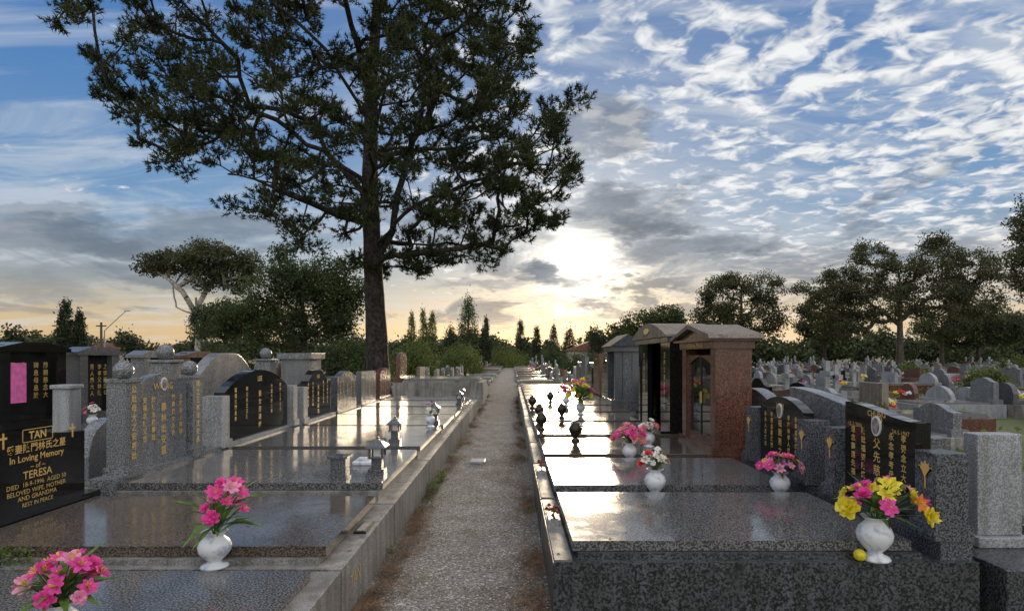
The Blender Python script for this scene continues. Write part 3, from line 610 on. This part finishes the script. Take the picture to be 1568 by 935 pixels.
def cover(n,xlo,xhi,ylo,yhi,per,smin,smax,h):
    cl=np.stack([rng.uniform(xlo,xhi,n),ylo+rng.uniform(0,1,n)**1.2*(yhi-ylo)],1); sz=rng.uniform(smin,smax,n)
    off=rng.normal(size=(n,per,3))*sz[:,None,None]*np.array([.9,.9,.0]); off[:,:,2]=np.abs(rng.normal(size=(n,per)))*h*sz[:,None]
    P=np.concatenate([cl,np.zeros((n,1))+.02],1)[:,None,:]+off
    bigmesh('ground_cover_plants',leaf_quads(P.reshape(-1,3),.10,-.3,.6),4,L_ground)
cover(1300,5.6,50,7,72,45,.2,.5,.38)
cover(400,-49,-9,12,72,45,.25,.4,.35)
def bush(name,x,y,rx,rz,mat,n=2600,ls=.11,per=60):
    nc=n//per; d=unit(rng.normal(size=(nc,3))); d[:,2]=np.abs(d[:,2]); c=np.array([x,y,.15])+d*np.array([rx,rx,rz*1.0])*rng.uniform(.35,.95,(nc,1))
    P=(c[:,None,:]+rng.normal(size=(nc,per,3))*rx*.16).reshape(-1,3); P[:,2]=np.maximum(P[:,2],.02)
    bigmesh(name,leaf_quads(P,ls),4,mat,(x,y,0))
for (x,y,rx,rz,m_,n_) in [(18.6,23,.9,1.0,L_ground,5000),(7.2,12,.5,.45,L_ground,4000),(4.6,24,.9,2.3,L_poplar,6000),(-6,36,1.8,2.4,L_poplar,11000),(-11,40,3.0,3.0,L_bush,11000),(-4.0,46,1.9,2.1,L_poplar,10000),(5.6,46,1.8,1.9,L_bush,8000),(-5.3,60,2.2,3,L_poplar,8000),(4.4,62,2.2,2.6,L_bush,8000),(-17,34,2.0,2.2,L_bush,8000),(43,50,2,1.5,L_poplar,6000),(27,40,1.2,.9,L_ground,6000),(6.3,15,.5,.5,L_ground,2500),(-2.9,25,.6,.7,L_ground,2500),(-1.2,88,4,2.6,L_poplar,8000)]:
    bush('green_bush',x,y,rx,rz,m_,n_,.09+rx*.03)

# ---------------------------------------------------------------- the big pine
D=22.0
zs=[4.9,5.5,6.0,7.5,9.3,10.3,11.5,12.7,14.5,16.5,18.5,20.5]
Lf=[0.1,1.8,3.4,6.6,8.2,9.0,9.9,10.3,9.7,8.2,6.0,3.0]
Rt=[3.4,5.2,6.4,7.2,7.6,7.5,6.6,5.6,6.0,5.8,4.5,2.5]
tx=-5.1
trunk=[Vector((tx+.12,D,0)),Vector((tx+.04,D,2.2)),Vector((tx-.10,D,5)),Vector((tx-.22,D,8)),Vector((tx-.15,D,12)),Vector((tx+.1,D+.2,16)),Vector((tx+.2,D+.3,20))]
nodes=[]; tries=0
from mathutils import noise as mnoise
while len(nodes)<850 and tries<120000:
    tries+=1; z=random.uniform(4.9,20.8); l=np.interp(z,zs,Lf); r_=np.interp(z,zs,Rt)
    x=random.uniform(-l,r_); ext=l if x<0 else r_; q=abs(x)/max(ext,.1)
    dm=min(6.0,.35*(l+r_)+.6)*math.sqrt(max(0,1-q*q*.8)); y=random.uniform(-dm,dm); rr=math.sqrt(q*q+(y/max(dm,.1))**2*.8)
    if rr<.2: continue
    if random.random()>(.35+.65*min(1,rr)): continue
    p=Vector((tx+x,D+y,z))
    if mnoise.noise(p*.36)<-.15: continue
    if q>.8 and mnoise.noise(p*.7+Vector((9,3,1)))<-.1: continue
    if x<-1 and z<9.5 and mnoise.noise(p*.5+Vector((4,3,7)))<.0: continue
    if any((p-n_).length_squared<.42 for n_ in nodes): continue
    nodes.append(p)
def SS(px,py,dd=0): v=S(px,py,D); v.y+=dd; return v
limbs=[[SS(566,275),SS(520,255,-.5),SS(440,200,-1),SS(330,160,-1.3),SS(200,110,-1)],[SS(566,300),SS(500,235,1),SS(420,262,2),SS(300,235,2.5)],
 [SS(575,390),SS(612,345,-.6),SS(640,325,-.9),SS(745,290,-1.4),SS(850,240,-1)],[SS(577,400),SS(598,350,.4),SS(604,290,.6),SS(625,200,1),SS(680,90,1.5)],
 [SS(566,180),SS(520,110,-1.5),SS(420,30,-2.5)],[SS(570,240),SS(660,200,2),SS(780,170,2.5)],[SS(570,340),SS(500,330,-2),SS(420,300,-3)],[SS(575,360),SS(650,360,2),SS(740,350,3.5)],[SS(570,150),SS(560,60,-3),SS(540,-20,-4.5)],[SS(575,300),SS(600,260,-3),SS(640,200,-5)]]
make_tree('pine_tree',trunk,.43,nodes,M_bark,L_pine,'needle',.18,(34,14),.56,r_top=.09,limbs=limbs,cost_z=.6,twig=.014,flat=.7,rexp=.55)

# ---------------------------------------------------------------- other trees
def blobs_nodes(bl,d,n,shell=.55,depth=.8):
    out=[]; vol=[a[2]*a[3] for a in bl]
    while len(out)<n:
        cx,cy,rx,ry=random.choices(bl,weights=vol)[0]
        v=Vector((random.gauss(0,1),random.gauss(0,1),random.gauss(0,1))).normalized()*random.uniform(shell,1)
        c=S(cx,cy,d); k=d/F; out.append(c+Vector((v.x*rx*k,v.y*rx*k*depth,v.z*ry*k)))
    return out
def bgtree(name,basepx,d,bl,n,bark,leaf,ls,per,sp,rb,trunktop,limbs=(),shell=.5,flat=.6):
    base=S(basepx,546,d); base.z=0; top=S(*trunktop,d); mid=base.lerp(top,.5)+Vector((random.gauss(0,.2),0,0))
    make_tree(name,[base,mid,top],rb,blobs_nodes(bl,d,n,shell),bark,leaf,'leaf',ls,per,sp,r_top=rb*.3,cost_z=1.2,twig=.03,flat=flat,limbs=limbs)
d=55
bgtree('gum_tree',300,d,[(262,402,48,17),(300,385,40,20),(335,400,45,22),(360,420,35,28),(318,425,30,20),(245,410,30,9),(375,395,25,18)],160,M_barkp,L_gum,.28,110,1.1,.32,(300,455),
  limbs=[[S(302,480,d),S(285,455,d-1),S(262,430,d-1),S(240,415,d-1)],[S(302,480,d),S(270,470,d),S(265,440,d+1),S(280,415,d)],[S(300,470,d),S(318,440,d),S(340,415,d)]])
d=42
bgtree('broadleaf_tree',470,d,[(455,430,55,45),(400,470,50,40),(500,440,50,55),(440,500,75,30),(520,490,35,45),(350,495,45,32),(430,395,25,20),(540,450,20,50)],290,M_barkg,L_bush,.21,140,1.0,.3,(462,440),shell=.3,flat=.75)
d=50
bgtree('cypress_tree',345,d,[(330,485,38,22),(340,505,48,22),(355,480,30,22)],100,M_barkg,L_cyp,.2,150,.9,.25,(345,480),shell=.3)
d=80
bgtree('gum_tree',1135,d,[(1105,455,32,34),(1165,445,36,28),(1090,490,32,28),(1170,490,38,32),(1130,505,45,25),(1075,515,22,22),(1120,430,18,12)],230,M_barkg,L_gum,.32,110,1.3,.4,(1135,450),shell=.5,flat=.7)
d=75
bgtree('gum_tree',1378,d,[(1340,405,38,30),(1290,435,42,28),(1380,425,35,28),(1435,405,42,40),(1495,420,40,38),(1250,470,35,30),(1330,465,55,32),(1420,460,60,34),(1490,465,42,28),(1235,445,22,18),(1425,372,24,12),(1335,378,22,10),(1290,500,40,20)],520,M_barkg,L_gum,.30,105,1.2,.5,(1378,430),shell=.5,flat=.65,
  limbs=[[S(1378,500,d),S(1340,470,d),S(1300,440,d)],[S(1378,490,d),S(1430,450,d),S(1480,420,d)]])
bgtree('gum_tree',1262,85,[(1255,500,34,22),(1285,490,30,25)],80,M_barkg,L_gum,.36,110,1.5,.3,(1262,490))
bgtree('gum_tree',1442,88,[(1440,500,40,25),(1480,495,35,25),(1520,490,35,25)],110,M_barkg,L_gum,.36,110,1.6,.35,(1442,490))
d=45
bgtree('gum_tree',1610,d,[(1600,380,48,60),(1578,345,28,40),(1590,430,48,28),(1568,395,20,25),(1620,320,50,50)],190,M_barkg,L_gum,.24,110,1.05,.3,(1610,380),shell=.3,
  limbs=[[S(1610,480,d),S(1560,462,d),S(1530,452,d)]])
d=95
bgtree('broadleaf_tree',1000,d,[(985,495,38,20),(1020,488,25,18),(950,512,26,16),(1035,510,20,20)],120,M_barkg,L_bush,.42,110,1.5,.4,(1000,495),flat=.8)
bgtree('broadleaf_tree',1500,90,[(1520,505,60,22),(1470,515,40,18),(1560,500,30,22)],120,M_barkg,L_far,.42,110,1.5,.4,(1500,500),flat=.8)
def column(name,px,top,wid,d,mat,n=3500,ls=.3):
    base=S(px,546,d); H=S(px,top,d).z; R=wid/2*d/F; e=empty(name,(base.x,d,0))
    b=B(); b.tube((0,0,0),(0,0,H*.9),R*.16,R*.04,7,M_barkg); me=b.obj('trunk'); me.parent=e
    nc=n//30; t=rng.uniform(.05,1,nc); w=R*np.sin(np.pi*np.clip(t*.88+.12,0,1))**.6; a=rng.uniform(0,6.28,nc)
    c=np.stack([np.cos(a)*w*.75,np.sin(a)*w*.75,t*H*.97],1); P=(c[:,None,:]+rng.normal(size=(nc,30,3))*np.array([R*.2,R*.2,R*.5])).reshape(-1,3)
    bigmesh('foliage',leaf_quads(P,ls,-.9,.4),4,mat,(0,0,0),e)
for q in [('cypress_tree',100,463,24,60,L_cyp),('cypress_tree',122,480,20,60,L_cyp),('poplar_tree',630,478,14,110,L_poplar),('poplar_tree',648,474,16,112,L_poplar),('poplar_tree',662,480,16,108,L_poplar),('poplar_tree',717,458,32,90,L_bush,6000),('poplar_tree',744,487,14,100,L_cyp),('cypress_tree',797,492,16,110,L_cyp),('cypress_tree',822,500,14,110,L_cyp),('cypress_tree',848,500,16,115,L_cyp),('cypress_tree',872,506,20,110,L_cyp),('cypress_tree',742,505,20,80,L_cyp),('cypress_tree',912,506,24,100,L_cyp),('cypress_tree',690,505,26,85,L_cyp)]:
    column(*q)
C=[];
for px in np.arange(-60,1640,9):
    d=random.uniform(105,150); hpx=random.uniform(10,34)+9*math.sin(px*.02)+7*math.sin(px*.071)+ (8 if px>900 else 0)+(8 if px<200 else 0)
    top=max(2.5,hpx*d/F+1.6); x=(px-784)/F*d; k=16
    a=unit(rng.normal(size=(k,3))); r_=random.uniform(1.6,3.2); cc=np.array([x,d,top*.55])+a*np.array([r_,r_,top*.45])*rng.uniform(.3,1,(k,1))
    C.append((cc[:,None,:]+rng.normal(size=(k,42,3))*.6).reshape(-1,3))
C=np.concatenate(C); C[:,2]=np.maximum(C[:,2],.1)
bigmesh('distant_trees',leaf_quads(C,.75,.2,.6),4,L_far)
M_roof=simple('tile_roof',(.2,.09,.06),.8,0,.3,2); M_wall=simple('cream_wall',(.5,.45,.36),.8,0,.1,1)
for (x,y,w_) in [(-82,118,9),(-68,120,8),(14,105,8)]:
    b=B(); b.box(x-w_/2,x+w_/2,y,y+7,0,2.7,M_wall); b.prism_y([(x-w_/2-.5,2.7),(x+w_/2+.5,2.7),(x,4.4)],y-.5,y+7.5,M_roof)
    for i in(-1,0,1): b.box(x+i*w_*.3-.5,x+i*w_*.3+.5,y-.03,y+.02,.9 if i else 0.1,2.1,M_glass)
    b.obj('distant_house')
M_wood=simple('pole_timber',(.1,.075,.06),.9,0,.3,5); M_met=simple('pole_metal',(.25,.26,.27),.5,.4)
p=S(155,546,70); b=B(); b.tube((p.x,70,0),(p.x,70,5.7),.16,.12,8,M_wood); b.box(p.x-.6,p.x+.6,69.95,70.05,5.2,5.35,M_wood)
for i in(-.5,0.25,.5): b.tube((p.x+i,70,5.35),(p.x+i,70,5.5),.04,.03,6,M_white)
b.obj('utility_pole')
p=S(160,546,72); b=B(); b.tube((p.x,72,0),(p.x,72,4.8),.09,.07,8,M_met); b.tube((p.x,72,4.8),(p.x+2.6,72,7.2),.05,.04,6,M_met); b.box(p.x+2.5,p.x+3.1,71.9,72.1,7.15,7.25,M_met); b.obj('street_lamp')

# ---------------------------------------------------------------- world
SUN=Vector(((888-784)/F,1,(546-420)/F)).normalized()
w=bpy.data.worlds.new("World"); scene.world=w; w.use_nodes=True; nt=w.node_tree; nt.nodes.clear()
def soc(v,s):
    if hasattr(v,'is_output'): nt.links.new(v,s)
    else: s.default_value=v
def M(op,a,b_=0.0,c=0.0,clamp=False):
    n=nt.nodes.new('ShaderNodeMath'); n.operation=op; n.use_clamp=clamp
    soc(a,n.inputs[0]); soc(b_,n.inputs[1]); soc(c,n.inputs[2]); return n.outputs[0]
def sm(v,lo,hi,a=0.0,b_=1.0):
    n=nt.nodes.new('ShaderNodeMapRange'); n.interpolation_type='SMOOTHSTEP'; soc(v,n.inputs[0]); n.inputs[1].default_value=lo; n.inputs[2].default_value=hi; n.inputs[3].default_value=a; n.inputs[4].default_value=b_; return n.outputs[0]
def nz(vec,scale,detail=5,rough=.55,dist=0.0,off=(0,0,0),rot=0,scl=(1,1,1)):
    mp=nt.nodes.new('ShaderNodeMapping'); mp.inputs['Location'].default_value=off; mp.inputs['Rotation'].default_value=(0,0,rot); mp.inputs['Scale'].default_value=scl
    nt.links.new(vec,mp.inputs[0]); n=nt.nodes.new('ShaderNodeTexNoise'); n.noise_dimensions='2D'; n.inputs['Scale'].default_value=scale; n.inputs['Detail'].default_value=detail; n.inputs['Roughness'].default_value=rough; n.inputs['Distortion'].default_value=dist
    nt.links.new(mp.outputs[0],n.inputs['Vector']); return n.outputs['Fac']
tc=nt.nodes.new('ShaderNodeTexCoord'); D3=tc.outputs['Generated']
sep=nt.nodes.new('ShaderNodeSeparateXYZ'); nt.links.new(D3,sep.inputs[0]); X,Y,Z=sep.outputs
zc=M('ADD',M('MAXIMUM',Z,0.0),0.12); U=M('DIVIDE',X,zc); V_=M('DIVIDE',Y,zc)
cb=nt.nodes.new('ShaderNodeCombineXYZ'); nt.links.new(U,cb.inputs[0]); nt.links.new(V_,cb.inputs[1]); UV=cb.outputs[0]
yy_=M('MAXIMUM',Y,0.08); A=M('DIVIDE',X,yy_); E=M('DIVIDE',Z,yy_); fwd=sm(Y,0.1,0.35)
dp=nt.nodes.new('ShaderNodeVectorMath'); dp.operation='DOT_PRODUCT'; nt.links.new(D3,dp.inputs[0]); dp.inputs[1].default_value=SUN
dot=M('MAXIMUM',dp.outputs['Value'],0.0); g1=M('POWER',dot,12.0); g2=M('POWER',dot,60.0); g3=M('POWER',dot,420.0); g4=M('POWER',dot,2600.0)
base=ramp(nt,M('MAXIMUM',Z,0.0),[(0.0,(.82,.50,.23)),(.05,(.76,.57,.34)),(.12,(.42,.48,.51)),(.22,(.18,.36,.62)),(.38,(.085,.25,.58)),(.6,(.08,.20,.5))])
base=mixc(nt,M('MULTIPLY',g1,.35),base,(.62,.64,.62))
sk=nt.nodes.new('ShaderNodeTexSky'); sk.sky_type='NISHITA'; sk.sun_disc=False; sk.sun_elevation=math.asin(SUN.z); sk.sun_rotation=math.atan2(SUN.x,SUN.y)
nis=mixc(nt,1.0,sk.outputs[0],(.06,.06,.06),'MULTIPLY')
base=mixc(nt,.2,base,nis)
s1=nz(UV,1.9,6,.6,.5,(3,1,0),math.radians(28),(.6,2.0,1))
lowf=nz(UV,.8,2,.5,.3,(1.3,4.2,0))
cir=M('MULTIPLY',sm(M('ADD',s1,M('MULTIPLY',lowf,.4)),.62,.95),.60)
col=mixc(nt,cir,base,(.66,.70,.74))
# altocumulus field
bias=sm(A,-.42,.08,-.20,.035)
puff=nz(UV,12.5,3,.55,.3,(0,0,0),math.radians(-30),(.85,.95,1)); mid=nz(UV,3.0,3,.6,.5,(5,5,0),math.radians(-30),(.75,1.3,1))
dens=M('ADD',M('ADD',M('MULTIPLY',puff,.72),M('MULTIPLY',mid,.34)),M('ADD',M('MULTIPLY',lowf,.28),bias))
alt=sm(dens,.635,.755)
shade=sm(dens,.68,.88)
ccol=mixc(nt,shade,(.48,.54,.64),(.95,.95,.94))
ccol=mixc(nt,sm(Z,.03,.2,1,0),ccol,(.80,.63,.44))
col=mixc(nt,M('MULTIPLY',alt,.94),col,ccol)
def addc(a,f,c):
    v=nt.nodes.new('ShaderNodeVectorMath'); v.operation='SCALE'; v.inputs[0].default_value=c; soc(f,v.inputs[3])
    return mixc(nt,1.0,a,v.outputs[0],'ADD')
hz=sm(Z,0.0,.16,1,0)
# grey stratocumulus banks
wn=nt.nodes.new('ShaderNodeTexNoise'); wn.inputs['Scale'].default_value=5.0; wn.inputs['Detail'].default_value=5; wn.inputs['Roughness'].default_value=.64
mp=nt.nodes.new('ShaderNodeMapping'); mp.inputs['Scale'].default_value=(1,1,2.8); nt.links.new(D3,mp.inputs[0]); nt.links.new(mp.outputs[0],wn.inputs['Vector'])
wsep=nt.nodes.new('ShaderNodeSeparateColor'); nt.links.new(wn.outputs['Color'],wsep.inputs[0])
col=addc(col,M('MULTIPLY',g2,.20),(1,.86,.62)); col=addc(col,M('MULTIPLY',M('MULTIPLY',g1,hz),.36),(1,.64,.24))
fine=nz(UV,2.6,4,.6,.6,(4,9,0),0,(1,.5,1))
col=addc(col,M('MULTIPLY',M('MULTIPLY',g3,sm(fine,.40,.58,.05,1)),1.25),(1,.92,.72))
wa=M('MULTIPLY',M('SUBTRACT',wsep.outputs[0],.5),.36); we=M('MULTIPLY',M('SUBTRACT',wsep.outputs[1],.5),.17)
edge=M('MULTIPLY',M('SUBTRACT',wsep.outputs[2],.5),3.2)
Aw=M('ADD',A,wa); Ew=M('ADD',E,we); tot=None
for (px,py,rx,ry,k) in [(985,322,120,34,.95),(1085,370,120,24,.85),(925,200,62,55,.6),(850,425,62,20,.95),(905,457,60,10,.75),(990,432,100,13,.75),(130,375,230,26,.8),(330,345,150,24,.6),(60,430,180,22,.5),(750,440,80,12,.5),(1250,415,170,15,.6),(1010,465,90,8,.6),(1400,380,160,16,.5),(60,345,120,14,.5),(1180,450,120,9,.5)]:
    a0=(px-784)/F; e0=(546-py)/F
    q=M('ADD',M('POWER',M('ABSOLUTE',M('DIVIDE',M('SUBTRACT',Aw,a0),rx/F)),2.0),M('POWER',M('ABSOLUTE',M('DIVIDE',M('SUBTRACT',Ew,e0),ry/F)),2.0))
    mk=M('MULTIPLY',sm(M('ADD',q,edge),1.6,.1),k); tot=mk if tot is None else M('MAXIMUM',tot,mk)
tot=M('MULTIPLY',tot,fwd)
st=sm(nz(UV,1.3,5,.6,.5,(11,3,0),.3,(1,.7,1)),.53,.68); stm=M('MULTIPLY',M('MULTIPLY',st,sm(Z,.02,.08)),sm(Z,.33,.2)); tot=M('MAXIMUM',tot,M('MULTIPLY',stm,.65))
dk=mixc(nt,M('MULTIPLY',g2,.6),(.13,.165,.215),(.21,.205,.215)); dk=mixc(nt,sm(wsep.outputs[0],.4,.62),dk,(.27,.30,.35)); dk=mixc(nt,sm(Z,.0,.12,.5,0),dk,(.34,.27,.22))
col=mixc(nt,tot,col,dk)
col=addc(col,M('MULTIPLY',M('MULTIPLY',g4,sm(tot,.9,.2,.25,1)),2.4),(1,.95,.80))
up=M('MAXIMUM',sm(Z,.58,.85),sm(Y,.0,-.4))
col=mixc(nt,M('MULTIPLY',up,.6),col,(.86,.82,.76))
boost=M('ADD',1.0,M('MULTIPLY',up,.75))  # added fill: unseen sky overhead and behind the camera paled and brightened
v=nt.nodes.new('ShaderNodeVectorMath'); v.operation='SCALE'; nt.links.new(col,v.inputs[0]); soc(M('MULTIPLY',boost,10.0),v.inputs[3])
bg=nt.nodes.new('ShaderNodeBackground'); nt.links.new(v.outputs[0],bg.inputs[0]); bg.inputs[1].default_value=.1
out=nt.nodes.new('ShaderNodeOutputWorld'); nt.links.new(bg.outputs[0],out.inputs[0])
w.cycles.sampling_method='MANUAL'; w.cycles.sample_map_resolution=512
l=bpy.data.lights.new('sun','SUN'); l.energy=1.9; l.angle=math.radians(9); l.color=(1,.78,.52)
lo=bpy.data.objects.new('sun',l); lo.rotation_euler=(-SUN).to_track_quat('-Z','Y').to_euler(); lo.location=(3,20,30); scene.collection.objects.link(lo)
cam=bpy.data.cameras.new('camera'); cam.sensor_width=36; cam.lens=F/1568*36; cam.shift_y=78.5/1568; cam.clip_end=5000; cam.clip_start=.05
co=bpy.data.objects.new('camera',cam); co.location=(0,0,1.6); co.rotation_euler=(math.radians(90),0,0); scene.collection.objects.link(co); scene.camera=co
scene.view_settings.view_transform='Standard'; scene.view_settings.look='None'; scene.view_settings.exposure=0
